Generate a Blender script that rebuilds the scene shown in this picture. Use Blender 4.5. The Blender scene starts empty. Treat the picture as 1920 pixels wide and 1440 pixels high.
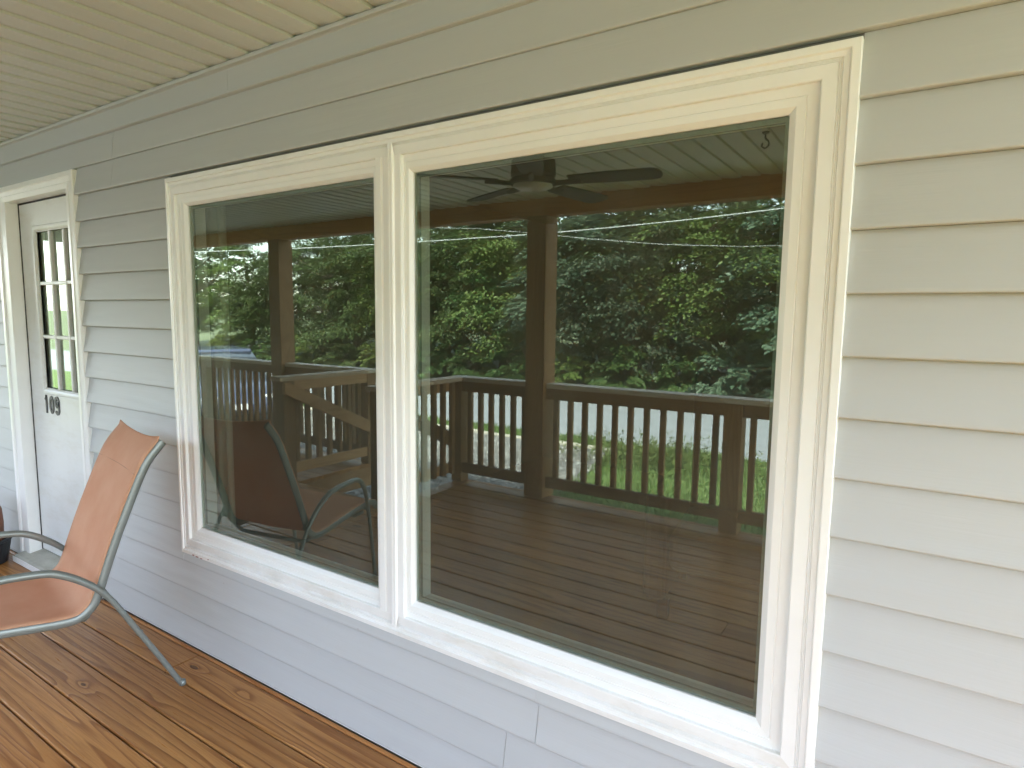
import bpy, bmesh, math, random
from mathutils import Vector, Matrix
PI = math.pi
random.seed(11)
sc = bpy.context.scene
COL = sc.collection
rad = math.radians

# ------------------------------------------------------------------ camera
cam = bpy.data.cameras.new('camera')
camo = bpy.data.objects.new('camera', cam)
COL.objects.link(camo)
cam.sensor_fit = 'HORIZONTAL'
cam.sensor_width = 36.0
cam.lens = 36.0 * 1181.5357 / 1920.0
cam.clip_start = 0.05
cam.clip_end = 3000
yaw, pitch, roll = rad(-33.39721), rad(-6.201432), rad(0.640203)
fw = Vector((math.sin(yaw)*math.cos(pitch), math.cos(yaw)*math.cos(pitch), math.sin(pitch)))
r0 = Vector((math.cos(yaw), -math.sin(yaw), 0))
u0 = r0.cross(fw)
rr = math.cos(roll)*r0 + math.sin(roll)*u0
uu = -math.sin(roll)*r0 + math.cos(roll)*u0
M = Matrix((rr, uu, -fw)).transposed().to_4x4()
M.translation = Vector((0, -1.46908, 1.48690))
camo.matrix_world = M
sc.camera = camo

# ------------------------------------------------------------------ light
SUN_EL = rad(46)
SUN_DIR = Vector((0.55, 0.83, 0)).normalized()       # towards the sun, seen from the porch
world = bpy.data.worlds.new('World')
sc.world = world
world.use_nodes = True
wn, wl = world.node_tree.nodes, world.node_tree.links
wn.clear()
wo = wn.new('ShaderNodeOutputWorld')
bg = wn.new('ShaderNodeBackground')
sky = wn.new('ShaderNodeTexSky')
sky.sky_type = 'NISHITA'
sky.sun_disc = False
sky.sun_elevation = SUN_EL
sky.sun_rotation = math.atan2(SUN_DIR.x, SUN_DIR.y)
sky.air_density = 1.0
sky.dust_density = 1.0
sky.ozone_density = 1.0
hs = wn.new('ShaderNodeHueSaturation')
hs.inputs['Saturation'].default_value = 0.62
wl.new(sky.outputs[0], hs.inputs['Color'])
wl.new(hs.outputs[0], bg.inputs['Color'])
bg.inputs['Strength'].default_value = 0.15
wl.new(bg.outputs[0], wo.inputs['Surface'])

sun = bpy.data.lights.new('sun', 'SUN')
sun.energy = 3.6
sun.angle = rad(8)
sun.color = (1.0, 0.985, 0.96)
suno = bpy.data.objects.new('sun', sun)
COL.objects.link(suno)
sd = Vector((SUN_DIR.x*math.cos(SUN_EL), SUN_DIR.y*math.cos(SUN_EL), math.sin(SUN_EL)))
suno.rotation_euler = sd.to_track_quat('Z', 'Y').to_euler()
suno.location = (0, 0, 12)

sc.view_settings.view_transform = 'Standard'
sc.view_settings.look = 'None'
sc.view_settings.gamma = 1.0
sc.view_settings.use_curve_mapping = False
sc.view_settings.exposure = 3.64
sc.render.engine = 'CYCLES'
sc.cycles.use_denoising = True
sc.cycles.max_bounces = 10
sc.cycles.diffuse_bounces = 5
sc.cycles.glossy_bounces = 4
sc.cycles.transparent_max_bounces = 12
sc.cycles.sample_clamp_indirect = 6
sc.cycles.caustics_reflective = False

# ------------------------------------------------------------------ helpers
def link(o, parent=None):
    COL.objects.link(o)
    if parent is not None:
        o.parent = parent
    return o

def tag(o, label, cat, group=None):
    o['label'] = label
    o['category'] = cat
    if group:
        o['group'] = group
    return o

def empty(name, loc=(0, 0, 0), rz=0.0):
    o = bpy.data.objects.new(name, None)
    o.empty_display_size = 0.2
    o.location = loc
    o.rotation_euler = (0, 0, rz)
    return link(o)

def obj(name, bm, m, parent=None, smooth=False, bevel=0.0, seg=2):
    me = bpy.data.meshes.new(name)
    bmesh.ops.recalc_face_normals(bm, faces=bm.faces)
    bm.to_mesh(me)
    bm.free()
    if smooth:
        for p in me.polygons:
            p.use_smooth = True
    me.materials.append(m)
    o = bpy.data.objects.new(name, me)
    if bevel > 0:
        b = o.modifiers.new('bevel', 'BEVEL')
        b.width = bevel
        b.segments = seg
        b.limit_method = 'ANGLE'
        b.angle_limit = rad(40)
    return link(o, parent)

def share(name, me, parent, loc=(0, 0, 0), rot=(0, 0, 0), scale=(1, 1, 1), src=None):
    o = bpy.data.objects.new(name, me) if src is None else src.copy()
    o.location = loc
    o.rotation_euler = rot
    o.scale = scale
    link(o)
    o.parent = parent
    return o

def copy_tree(o, parent=None):
    c = o.copy()
    COL.objects.link(c)
    c.parent = parent
    for ch in list(o.children):
        copy_tree(ch, c)
    return c

def add_box(bm, x0, x1, y0, y1, z0, z1):
    v = [bm.verts.new((x, y, z)) for z in (z0, z1) for y in (y0, y1) for x in (x0, x1)]
    for f in ((0, 2, 3, 1), (4, 5, 7, 6), (0, 1, 5, 4), (2, 6, 7, 3), (0, 4, 6, 2), (1, 3, 7, 5)):
        bm.faces.new([v[i] for i in f])
    return v

def box(x0, x1, y0, y1, z0, z1):
    bm = bmesh.new()
    add_box(bm, x0, x1, y0, y1, z0, z1)
    return bm

def add_prism_x(bm, prof, x0, x1):
    """closed (y, z) outline swept along x"""
    a = [bm.verts.new((x0, y, z)) for y, z in prof]
    b = [bm.verts.new((x1, y, z)) for y, z in prof]
    n = len(prof)
    for i in range(n):
        j = (i+1) % n
        bm.faces.new((a[i], a[j], b[j], b[i]))
    bm.faces.new(a[::-1])
    bm.faces.new(b)

def add_prism_y(bm, prof, y0, y1):
    a = [bm.verts.new((x, y0, z)) for x, z in prof]
    b = [bm.verts.new((x, y1, z)) for x, z in prof]
    n = len(prof)
    for i in range(n):
        j = (i+1) % n
        bm.faces.new((a[i], a[j], b[j], b[i]))
    bm.faces.new(a[::-1])
    bm.faces.new(b)

def frame_sides(outer, inner, prof, sides='LTRB'):
    """mitred moulding between two rectangles (x0,x1,z0,z1); prof = [(s, y)], s 0 outer .. 1 inner; one bmesh per side"""
    def corner(k, s):
        x = [outer[0]+(inner[0]-outer[0])*s, outer[1]+(inner[1]-outer[1])*s]
        z = [outer[2]+(inner[2]-outer[2])*s, outer[3]+(inner[3]-outer[3])*s]
        return {'bl': (x[0], z[0]), 'tl': (x[0], z[1]), 'tr': (x[1], z[1]), 'br': (x[1], z[0])}[k]
    ends = {'L': ('bl', 'tl'), 'T': ('tl', 'tr'), 'R': ('tr', 'br'), 'B': ('br', 'bl')}
    out = []
    for sd_ in sides:
        bm = bmesh.new()
        rows = []
        for k in ends[sd_]:
            row = []
            for s, y in prof:
                x, z = corner(k, s)
                row.append(bm.verts.new((x, y, z)))
            rows.append(row)
        n = len(prof)
        for i in range(n-1):
            bm.faces.new((rows[0][i], rows[0][i+1], rows[1][i+1], rows[1][i]))
        bm.faces.new((rows[0][n-1], rows[0][0], rows[1][0], rows[1][n-1]))
        bm.faces.new(rows[0])
        bm.faces.new(rows[1][::-1])
        out.append(bm)
    return out

def merge(bms):
    out = bmesh.new()
    for b in bms:
        me = bpy.data.meshes.new('tmp')
        b.to_mesh(me)
        b.free()
        out.from_mesh(me)
        bpy.data.meshes.remove(me)
    return out

def catmull(pts, n=8):
    P = [Vector(p) for p in pts]
    P = [P[0]*2-P[1]] + P + [P[-1]*2-P[-2]]
    out = []
    for i in range(1, len(P)-2):
        for k in range(n):
            t = k/n
            a, b, c, d = P[i-1], P[i], P[i+1], P[i+2]
            out.append(0.5*((2*b)+(c-a)*t+(2*a-5*b+4*c-d)*t*t+(3*b-a-3*c+d)*t**3))
    out.append(P[-2])
    return out

def add_tube(bm, path, r, n=10, flat=1.0, side=None, radii=None):
    """tube along a list of points; side = fixed direction for the section's flat axis"""
    path = [Vector(p) for p in path]
    rings = []
    nrm = None
    for i, p in enumerate(path):
        t = (path[min(i+1, len(path)-1)]-path[max(i-1, 0)]).normalized()
        if side is not None:
            b = Vector(side)
            b = (b-t*b.dot(t)).normalized()
            a = t.cross(b)
        else:
            if nrm is None:
                nrm = t.orthogonal().normalized()
            nrm = (nrm-t*nrm.dot(t)).normalized()
            a, b = nrm, t.cross(nrm)
        rad_ = radii[i] if radii else r
        rings.append([bm.verts.new(p+rad_*(a*math.cos(2*PI*k/n)+b*flat*math.sin(2*PI*k/n))) for k in range(n)])
    for i in range(len(rings)-1):
        for k in range(n):
            bm.faces.new((rings[i][k], rings[i][(k+1) % n], rings[i+1][(k+1) % n], rings[i+1][k]))
    bm.faces.new(rings[0][::-1])
    bm.faces.new(rings[-1])

def add_lathe(bm, prof, c=(0, 0, 0), n=28):
    rings = []
    for r, z in prof:
        if r < 1e-6:
            rings.append([bm.verts.new((c[0], c[1], c[2]+z))])
        else:
            rings.append([bm.verts.new((c[0]+r*math.cos(2*PI*k/n), c[1]+r*math.sin(2*PI*k/n), c[2]+z)) for k in range(n)])
    for a, b in zip(rings, rings[1:]):
        if len(a) == 1 and len(b) == 1:
            continue
        for k in range(n):
            j = (k+1) % n
            if len(a) == 1:
                bm.faces.new((a[0], b[k], b[j]))
            elif len(b) == 1:
                bm.faces.new((a[k], a[j], b[0]))
            else:
                bm.faces.new((a[k], a[j], b[j], b[k]))

# ------------------------------------------------------------------ materials
class NT:
    def __init__(self, name):
        self.m = bpy.data.materials.new(name)
        self.m.use_nodes = True
        self.n = self.m.node_tree.nodes
        self.l = self.m.node_tree.links
        self.n.clear()
        self.out = self.n.new('ShaderNodeOutputMaterial')
        self.p = self.n.new('ShaderNodeBsdfPrincipled')
        self.l.new(self.p.outputs[0], self.out.inputs['Surface'])
    def add(self, t, **kw):
        x = self.n.new('ShaderNode'+t)
        for k, v in kw.items():
            setattr(x, k, v)
        return x
    def set(self, node, **kw):
        for k, v in kw.items():
            s = node.inputs[k.replace('_', ' ')]
            if hasattr(v, 'is_output') or isinstance(v, bpy.types.NodeSocket):
                self.l.new(v, s)
            else:
                s.default_value = v
        return node
    def coord(self, scale=(1, 1, 1), offset=None, kind='Object'):
        tc = self.add('TexCoord')
        mp = self.add('Mapping')
        mp.inputs['Scale'].default_value = scale
        self.l.new(tc.outputs[kind], mp.inputs['Vector'])
        if offset is not None:
            self.l.new(offset, mp.inputs['Location'])
        return mp.outputs[0]
    def rnd(self, mult=1.0):
        oi = self.add('ObjectInfo')
        return self.math('MULTIPLY', oi.outputs['Random'], mult)
    def math(self, op, a, b=0.0, c=None, clamp=False):
        x = self.add('Math', operation=op)
        x.use_clamp = clamp
        for i, v in enumerate((a, b) if c is None else (a, b, c)):
            if isinstance(v, bpy.types.NodeSocket):
                self.l.new(v, x.inputs[i])
            else:
                x.inputs[i].default_value = v
        return x.outputs[0]
    def noise(self, vec, scale=5.0, detail=4.0, rough=0.55, dist=0.0):
        x = self.add('TexNoise')
        self.l.new(vec, x.inputs['Vector'])
        x.inputs['Scale'].default_value = scale
        x.inputs['Detail'].default_value = detail
        x.inputs['Roughness'].default_value = rough
        x.inputs['Distortion'].default_value = dist
        return x.outputs['Fac']
    def ramp(self, fac, stops, interp='LINEAR'):
        x = self.add('ValToRGB')
        x.color_ramp.interpolation = interp
        e = x.color_ramp.elements
        while len(e) < len(stops):
            e.new(0.5)
        for i, (p, c) in enumerate(stops):
            e[i].position = p
            e[i].color = (c[0], c[1], c[2], 1) if not isinstance(c, (int, float)) else (c, c, c, 1)
        self.l.new(fac, x.inputs['Fac'])
        return x.outputs['Color']
    def mix(self, fac, a, b, mode='MIX'):
        x = self.add('Mix', data_type='RGBA', blend_type=mode)
        for s, v in (('Factor', fac), ('A', a), ('B', b)):
            soc = [i for i in x.inputs if i.name == s and (i.type == 'VALUE' if s == 'Factor' else i.type == 'RGBA')][0]
            if isinstance(v, bpy.types.NodeSocket):
                self.l.new(v, soc)
            else:
                soc.default_value = v if isinstance(v, (int, float)) else (*v, 1)
        return [o for o in x.outputs if o.type == 'RGBA'][0]
    def bump(self, h, dist=0.002, strength=1.0):
        x = self.add('Bump')
        x.inputs['Distance'].default_value = dist
        x.inputs['Strength'].default_value = strength
        self.l.new(h, x.inputs['Height'])
        self.l.new(x.outputs[0], self.p.inputs['Normal'])
    def fin(self, col, rough=0.5, spec=0.5, metal=0.0):
        for k, v in (('Base Color', col), ('Roughness', rough), ('Specular IOR Level', spec), ('Metallic', metal)):
            if isinstance(v, bpy.types.NodeSocket):
                self.l.new(v, self.p.inputs[k])
            else:
                self.p.inputs[k].default_value = v if isinstance(v, (int, float)) else (*v, 1)
        return self.m

def m_paint(name, col, rough=0.5, var=0.05, scale=(3, 3, 3), bump=0.0006, bscale=(60, 60, 8), dirt=None, dirt_amt=0.0, specks=0.0, wave=0.0):
    t = NT(name)
    o = t.rnd(40)
    n = t.noise(t.coord(scale, o), 1.0, 5, 0.6)
    c = t.mix(t.ramp(n, [(0.3, 0.0), (0.7, 1.0)]), [x*(1-var) for x in col], [min(1, x*(1+var*0.6)) for x in col])
    if dirt:
        d = t.noise(t.coord((4, 14, 14), o), 1.0, 8, 0.72)
        c = t.mix(t.math('MULTIPLY', t.ramp(d, [(0.48, 0.0), (0.72, 1.0)]), dirt_amt), c, dirt)
    if specks:
        v = t.add('TexVoronoi')
        t.l.new(t.coord((3.1, 3.1, 3.1), o), v.inputs['Vector'])
        v.inputs['Scale'].default_value = 2.0
        s = t.math('LESS_THAN', v.outputs['Distance'], specks)
        c = t.mix(t.math('MULTIPLY', s, 0.75), c, (0.16, 0.09, 0.06))
    h = t.noise(t.coord(bscale, o), 1.0, 4, 0.6)
    if wave:
        h = t.math('ADD', h, t.math('MULTIPLY', t.noise(t.coord((1.3, 1.3, 9), o), 1.0, 2, 0.5), wave))
    t.bump(h, bump)
    return t.fin(c, rough)

def m_wood(name, light, mid, dark, rough=0.5, axis='X', ring=26.0, knots=True, spec=0.4, width=(0.55, 7.5, 7.5)):
    """stained softwood: contour lines of a stretched noise field make the cathedral grain, knots bend it"""
    t = NT(name)
    o = t.rnd(60)
    def sc_(a, b):
        return {'X': (a, b, b), 'Y': (b, a, b), 'Z': (b, b, a)}[axis]
    base = t.noise(t.coord(sc_(width[0], width[1]), o), 1.0, 1.6, 0.4, 0.35)
    h = base
    if knots:
        v = t.add('TexVoronoi')
        t.l.new(t.coord(sc_(2.6, 7.0), o), v.inputs['Vector'])
        v.inputs['Scale'].default_value = 1.0
        v.inputs['Randomness'].default_value = 1.0
        kd = v.outputs['Distance']
        kb = t.math('POWER', 2.718, t.math('MULTIPLY', t.math('MULTIPLY', kd, kd), -28.0))
        pick = t.add('SeparateColor')
        t.l.new(v.outputs['Color'], pick.inputs[0])
        on = t.math('GREATER_THAN', pick.outputs[0], 0.52)
        kb = t.math('MULTIPLY', kb, on)
        h = t.math('ADD', base, t.math('MULTIPLY', kb, 0.20))
    s = t.math('FRACT', t.math('MULTIPLY', h, ring))
    g = t.ramp(s, [(0.0, 0.0), (0.55, 0.25), (0.82, 0.9), (0.93, 1.0), (1.0, 0.05)])
    fib = t.noise(t.coord(sc_(5, 160), o), 1.0, 4, 0.65)
    blot = t.noise(t.coord(sc_(1.1, 4.0), o), 1.0, 4, 0.6)
    c = t.mix(g, light, mid)
    c = t.mix(t.math('MULTIPLY', t.ramp(fib, [(0.42, 0.0), (0.75, 1.0)]), 0.4), c, dark)
    c = t.mix(t.math('MULTIPLY', t.ramp(blot, [(0.4, 0.0), (0.7, 1.0)]), 0.45), c, mid)
    hsv = t.add('HueSaturation')
    oi = t.add('ObjectInfo')
    hsv.inputs['Value'].default_value = 1.0
    t.l.new(t.math('ADD', t.math('MULTIPLY', oi.outputs['Random'], 0.35), 0.82), hsv.inputs['Value'])
    t.l.new(c, hsv.inputs['Color'])
    c = hsv.outputs[0]
    if knots:
        kk = t.math('MULTIPLY', t.math('LESS_THAN', kd, 0.10), on)
        c = t.mix(t.math('MULTIPLY', kk, 0.85), c, [x*0.45 for x in dark])
    t.bump(t.math('ADD', t.math('MULTIPLY', g, 0.5), fib), 0.0011, 0.8)
    r = t.ramp(fib, [(0.3, rough-0.08), (0.8, rough+0.12)])
    return t.fin(c, r, spec)

def m_plain(name, col, rough=0.5, metal=0.0, spec=0.5, var=0.12, scale=12.0, bump=0.0):
    t = NT(name)
    n = t.noise(t.coord((1, 1, 1)), scale, 5, 0.6)
    c = t.mix(t.ramp(n, [(0.3, 0.0), (0.72, 1.0)]), [x*(1-var) for x in col], [min(1, x*(1+var)) for x in col])
    if bump:
        t.bump(n, bump)
    return t.fin(c, rough, spec, metal)

SIDING = m_paint('siding_vinyl', (0.475, 0.485, 0.485), 0.52, 0.03, (0.7, 2, 5), 0.0004, (6, 60, 170), specks=0.011, wave=14.0)
TRIM = m_paint('white_trim_paint', (0.83, 0.83, 0.815), 0.30, 0.03, (6, 6, 6), 0.0003, (55, 55, 55))
SILLM = m_paint('white_sill_paint', (0.80, 0.795, 0.775), 0.36, 0.04, (6, 6, 6), 0.0005, (40, 60, 60), dirt=(0.50, 0.43, 0.31), dirt_amt=0.35)
VINYL = m_paint('window_vinyl', (0.83, 0.83, 0.81), 0.32, 0.02, (3, 3, 3), 0.0003, (40, 40, 40))
SOFFIT = m_paint('soffit_vinyl', (0.65, 0.665, 0.645), 0.5, 0.04, (2, 0.6, 2), 0.0004, (90, 6, 90))
DOORM = m_paint('door_paint', (0.74, 0.75, 0.74), 0.35, 0.05, (3, 3, 2), 0.0003, (20, 20, 20), dirt=(0.52, 0.47, 0.36), dirt_amt=0.3)
DECK = m_wood('stained_deck_board', (0.50, 0.24, 0.072), (0.26, 0.098, 0.023), (0.135, 0.046, 0.012), 0.34, 'X', 9, spec=0.4, width=(0.42, 12, 12))
DECKP = m_wood('stained_deck_strip', (0.42, 0.19, 0.06), (0.28, 0.106, 0.026), (0.15, 0.052, 0.014), 0.45, 'X', 8, knots=False, spec=0.3)
PINE = m_wood('stained_pine_x_shaded', (0.25, 0.135, 0.06), (0.18, 0.09, 0.036), (0.10, 0.046, 0.019), 0.6, 'X', 14, knots=False)  # darker copy of the pine: shade on house-facing sides put into its colour
PINEY_LIT = m_wood('stained_pine_y_lit', (0.52, 0.30, 0.14), (0.40, 0.21, 0.09), (0.22, 0.11, 0.045), 0.6, 'Y', 14, knots=False)  # lighter copy: side light on the stair rails painted into the stain
PINEZ_SHADED = m_wood('stained_pine_z_shaded', (0.30, 0.165, 0.07), (0.21, 0.105, 0.04), (0.13, 0.06, 0.025), 0.6, 'Z', 14, knots=False)  # darkened like the x pine for shade on posts and balusters
BEAMM = m_wood('beam_wood', (0.52, 0.26, 0.09), (0.38, 0.165, 0.05), (0.20, 0.08, 0.025), 0.6, 'X', 12)
CAPM = m_wood('weathered_cap', (0.62, 0.55, 0.45), (0.52, 0.44, 0.34), (0.32, 0.25, 0.18), 0.6, 'X', 14, knots=False)  # pale cap: skylight along its top is put into the wood colour
CAPMY = m_wood('skylit_cap_y', (0.50, 0.38, 0.27), (0.40, 0.29, 0.19), (0.24, 0.16, 0.10), 0.6, 'Y', 14, knots=False)  # caps along y, likewise paled to carry the light on top
METAL = m_plain('painted_chair_metal', (0.205, 0.225, 0.212), 0.36, 0.25, 0.5, 0.06, 30)
DARKM = m_plain('dark_fan_metal', (0.020, 0.015, 0.012), 0.5, 0.1, 0.3)
BLADE = m_plain('dark_fan_blade', (0.022, 0.012, 0.007), 0.6, spec=0.25)
FROST = m_plain('frosted_lamp_glass', (0.55, 0.54, 0.50), 0.35, var=0.03)
BLACKP = m_plain('black_number', (0.012, 0.010, 0.012), 0.45)
RUBBER = m_plain('dark_seal', (0.035, 0.028, 0.03), 0.7)
SPACER = m_plain('grey_spacer', (0.25, 0.29, 0.27), 0.45, 0.3)
SILLWOOD = m_paint('worn_threshold', (0.42, 0.41, 0.35), 0.6, 0.15, (9, 9, 9), 0.002, (30, 30, 30), dirt=(0.22, 0.20, 0.14), dirt_amt=0.5)
SHEATH = m_plain('sheathing', (0.22, 0.20, 0.17), 0.9)
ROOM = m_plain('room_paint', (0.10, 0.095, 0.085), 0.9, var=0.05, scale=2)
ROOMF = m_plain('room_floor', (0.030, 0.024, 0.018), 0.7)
CURT = m_plain('curtain_cloth', (0.30, 0.315, 0.27), 0.95, var=0.08, scale=30)
ROOFM = m_plain('unseen_roof_slab', (0.12, 0.10, 0.09), 0.9)
TERRA = m_plain('brown_clay', (0.20, 0.085, 0.05), 0.55, var=0.3, scale=14, bump=0.004)
BLACKT = m_plain('black_plastic', (0.014, 0.016, 0.020), 0.45)
WIRE = m_plain('bright_cable', (0.42, 0.44, 0.43), 0.5)
ASPH = m_plain('pale_asphalt', (0.20, 0.215, 0.23), 0.85, var=0.10, scale=3, bump=0.003)
CURB = m_plain('concrete_edging', (0.33, 0.31, 0.26), 0.9, var=0.2, scale=9, bump=0.004)
DIRT = m_plain('ground_soil', (0.085, 0.105, 0.048), 0.95, var=0.35, scale=2.5, bump=0.02)
BARK = m_plain('tree_bark', (0.075, 0.058, 0.042), 0.9, var=0.4, scale=9, bump=0.02)

def m_fabric():
    t = NT('orange_sling_fabric')
    n = t.noise(t.coord((1, 1, 1)), 7, 5, 0.6)
    c = t.mix(t.ramp(n, [(0.3, 0.0), (0.75, 1.0)]), (0.72, 0.38, 0.225), (0.80, 0.47, 0.30))
    w1 = t.add('TexWave', bands_direction='Y')
    w2 = t.add('TexWave', bands_direction='X')
    co = t.coord((1, 1, 1), kind='UV')
    for w in (w1, w2):
        t.l.new(co, w.inputs['Vector'])
        w.inputs['Scale'].default_value = 60
    hgt = t.math('MULTIPLY', w1.outputs['Fac'], w2.outputs['Fac'])
    c = t.mix(t.math('MULTIPLY', hgt, 0.12), c, (0.42, 0.16, 0.08))
    t.bump(hgt, 0.0007, 0.6)
    t.fin(c, 0.8, 0.25)
    tr = t.add('BsdfTranslucent')
    tr.inputs['Color'].default_value = (0.75, 0.27, 0.11, 1)
    mx = t.add('MixShader')
    mx.inputs[0].default_value = 0.30
    t.l.new(t.p.outputs[0], mx.inputs[1])
    t.l.new(tr.outputs[0], mx.inputs[2])
    t.l.new(mx.outputs[0], t.out.inputs['Surface'])
    return t.m
FABRIC = m_fabric()

def m_glass():
    t = NT('window_glass')
    n = t.n
    n.remove(t.p)
    gl = t.add('BsdfGlossy')
    gl.inputs['Roughness'].default_value = 0.012
    gl.inputs['Color'].default_value = (0.90, 1.0, 0.86, 1)
    tr = t.add('BsdfTransparent')
    tr.inputs['Color'].default_value = (0.78, 0.82, 0.78, 1)
    df = t.add('BsdfDiffuse')
    df.inputs['Color'].default_value = (0.50, 0.48, 0.38, 1)
    wob = t.noise(t.coord((1.0, 1.0, 0.8)), 1.6, 1.5, 0.4)
    bp = t.add('Bump')
    bp.inputs['Distance'].default_value = 0.0012
    bp.inputs['Strength'].default_value = 0.35
    t.l.new(wob, bp.inputs['Height'])
    t.l.new(bp.outputs[0], gl.inputs['Normal'])
    fr = t.add('Fresnel')
    fr.inputs['IOR'].default_value = 1.52
    fac = t.math('MULTIPLY_ADD', fr.outputs[0], 1.5, GLASS_BASE, clamp=True)
    geo = t.add('NewGeometry')
    fac = t.math('MULTIPLY', fac, t.math('SUBTRACT', 1.0, geo.outputs['Backfacing']))   # the outer face mirrors; the inner face only lets light out
    m1 = t.add('MixShader')
    t.l.new(fac, m1.inputs[0])
    t.l.new(tr.outputs[0], m1.inputs[1])
    t.l.new(gl.outputs[0], m1.inputs[2])
    # a thin film of dust and rain streaks on the pane
    d1 = t.noise(t.coord((9, 9, 1.1)), 1.0, 6, 0.65)
    d2 = t.noise(t.coord((2.0, 2.0, 2.0)), 1.0, 3, 0.5)
    dust = t.math('MULTIPLY', t.ramp(t.math('MULTIPLY', d1, d2), [(0.10, 0.0), (0.45, 1.0)]), 0.045)
    dust = t.math('ADD', dust, 0.018)
    m2 = t.add('MixShader')
    t.l.new(dust, m2.inputs[0])
    t.l.new(m1.outputs[0], m2.inputs[1])
    t.l.new(df.outputs[0], m2.inputs[2])
    t.l.new(m2.outputs[0], t.out.inputs['Surface'])
    return t.m
GLASS_BASE = 0.088
GLASS = m_glass()

def m_leaf(name, c1, c2, c3):
    t = NT(name)
    g = t.add('NewGeometry')
    oi = t.add('ObjectInfo')
    c = t.ramp(g.outputs['Random Per Island'], [(0.0, c1), (0.5, c2), (1.0, c3)])
    big = t.noise(t.coord((1, 1, 1)), 0.9, 3, 0.6)
    c = t.mix(t.ramp(big, [(0.35, 0.0), (0.65, 1.0)]), c, c2)
    hsv = t.add('HueSaturation')
    t.l.new(t.math('ADD', t.math('MULTIPLY', oi.outputs['Random'], 0.05), 0.475), hsv.inputs['Hue'])
    t.l.new(t.math('ADD', t.math('MULTIPLY', oi.outputs['Random'], 0.5), 0.75), hsv.inputs['Value'])
    t.l.new(c, hsv.inputs['Color'])
    t.fin(hsv.outputs[0], 0.5, 0.35)
    tr = t.add('BsdfTranslucent')
    t.l.new(hsv.outputs[0], tr.inputs['Color'])
    mx = t.add('MixShader')
    mx.inputs[0].default_value = 0.36
    t.l.new(t.p.outputs[0], mx.inputs[1])
    t.l.new(tr.outputs[0], mx.inputs[2])
    t.l.new(mx.outputs[0], t.out.inputs['Surface'])
    return t.m
LEAF_D = m_leaf('leaf_dark', (0.032, 0.058, 0.018), (0.050, 0.086, 0.026), (0.080, 0.122, 0.042))
LEAF_M = m_leaf('leaf_mid', (0.055, 0.085, 0.020), (0.090, 0.128, 0.032), (0.130, 0.170, 0.050))
LEAF_B = m_leaf('leaf_blue', (0.045, 0.075, 0.045), (0.070, 0.108, 0.066), (0.110, 0.150, 0.098))
GRASS = m_leaf('lawn_blade', (0.065, 0.110, 0.026), (0.095, 0.150, 0.038), (0.135, 0.180, 0.055))

def m_gravel():
    t = NT('grey_gravel')
    v = t.add('TexVoronoi')
    t.l.new(t.coord((1, 1, 1)), v.inputs['Vector'])
    v.inputs['Scale'].default_value = 24
    sp = t.add('SeparateColor')
    t.l.new(v.outputs['Color'], sp.inputs[0])
    n = t.noise(t.coord((1, 1, 1)), 1.3, 4, 0.6)
    c = t.ramp(sp.outputs[0], [(0.0, (0.045, 0.042, 0.04)), (0.5, (0.12, 0.12, 0.117)), (1.0, (0.27, 0.27, 0.26))])
    c = t.mix(t.ramp(n, [(0.45, 0.0), (0.75, 0.6)]), c, (0.20, 0.18, 0.14))
    t.bump(v.outputs['Distance'], 0.03, 0.9)
    return t.fin(c, 0.9)
GRAVEL = m_gravel()

# ================================================================== GROUND
GZ = -0.75
bm = bmesh.new()
n = 60
def gh(x, y):
    h = GZ - 0.012
    if y < -14.5:
        h += min(1.0, (-14.5-y)/30)*2.2
    return h
xs = [-400, -150, -80, -50] + [-40+1.5*i for i in range(44)] + [40, 80, 150, 400]
ys = [-400, -150, -90, -60, -45, -38, -32, -28, -24, -21, -19, -17, -16, -15, -14.5, -12, -9, -6, -3, 0, 6, 20, 60, 200]
grid = [[bm.verts.new((x, y, gh(x, y))) for x in xs] for y in ys]
for j in range(len(ys)-1):
    for i in range(len(xs)-1):
        bm.faces.new((grid[j][i], grid[j][i+1], grid[j+1][i+1], grid[j+1][i]))
o = obj('ground', bm, DIRT, smooth=True)
o['kind'] = 'structure'

def sheet(name, pts, z, m):
    b = bmesh.new()
    b.faces.new([b.verts.new((x, y, z)) for x, y in pts])
    o_ = obj(name, b, m)
    o_['kind'] = 'structure'
    return o_
sheet('road', [(-90, -14.1), (60, -14.1), (60, -8.75), (-90, -8.75)], GZ, ASPH)
sheet('gravel_drive', [(-16, -8.1), (-4.25, -8.1), (-3.95, -6.5), (-3.75, -5.2), (-3.6, -3.02), (-16, -3.02)], GZ-0.004, GRAVEL)
LAWNM = m_plain('lawn_soil', (0.075, 0.115, 0.026), 0.95, var=0.3, scale=6)
sheet('lawn', [(-4.24, -8.2), (12, -8.2), (12, -3.02), (-3.59, -3.02), (-3.74, -5.2), (-3.94, -6.5)], GZ-0.003, LAWNM)
sheet('lawn', [(-90, -8.75), (60, -8.75), (60, -8.2), (-90, -8.2)], GZ-0.002, LAWNM)
sheet('lawn', [(-90, -8.2), (-16, -8.2), (-16, 20), (-90, 20)], GZ-0.001, LAWNM)
# concrete edging between the gravel and the grass strip: separate lengths
k = 0
x = -15.6
while x < -4.35:
    L = min(1.22, -4.25-x)
    b = box(x, x+L-0.012, -8.19+random.uniform(-.012, .012), -8.06, GZ-0.03, GZ+0.035+random.uniform(-.008, .008))
    o = obj('edging_block', b, CURB, bevel=0.01)
    o['kind'] = 'structure'
    x += L

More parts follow.
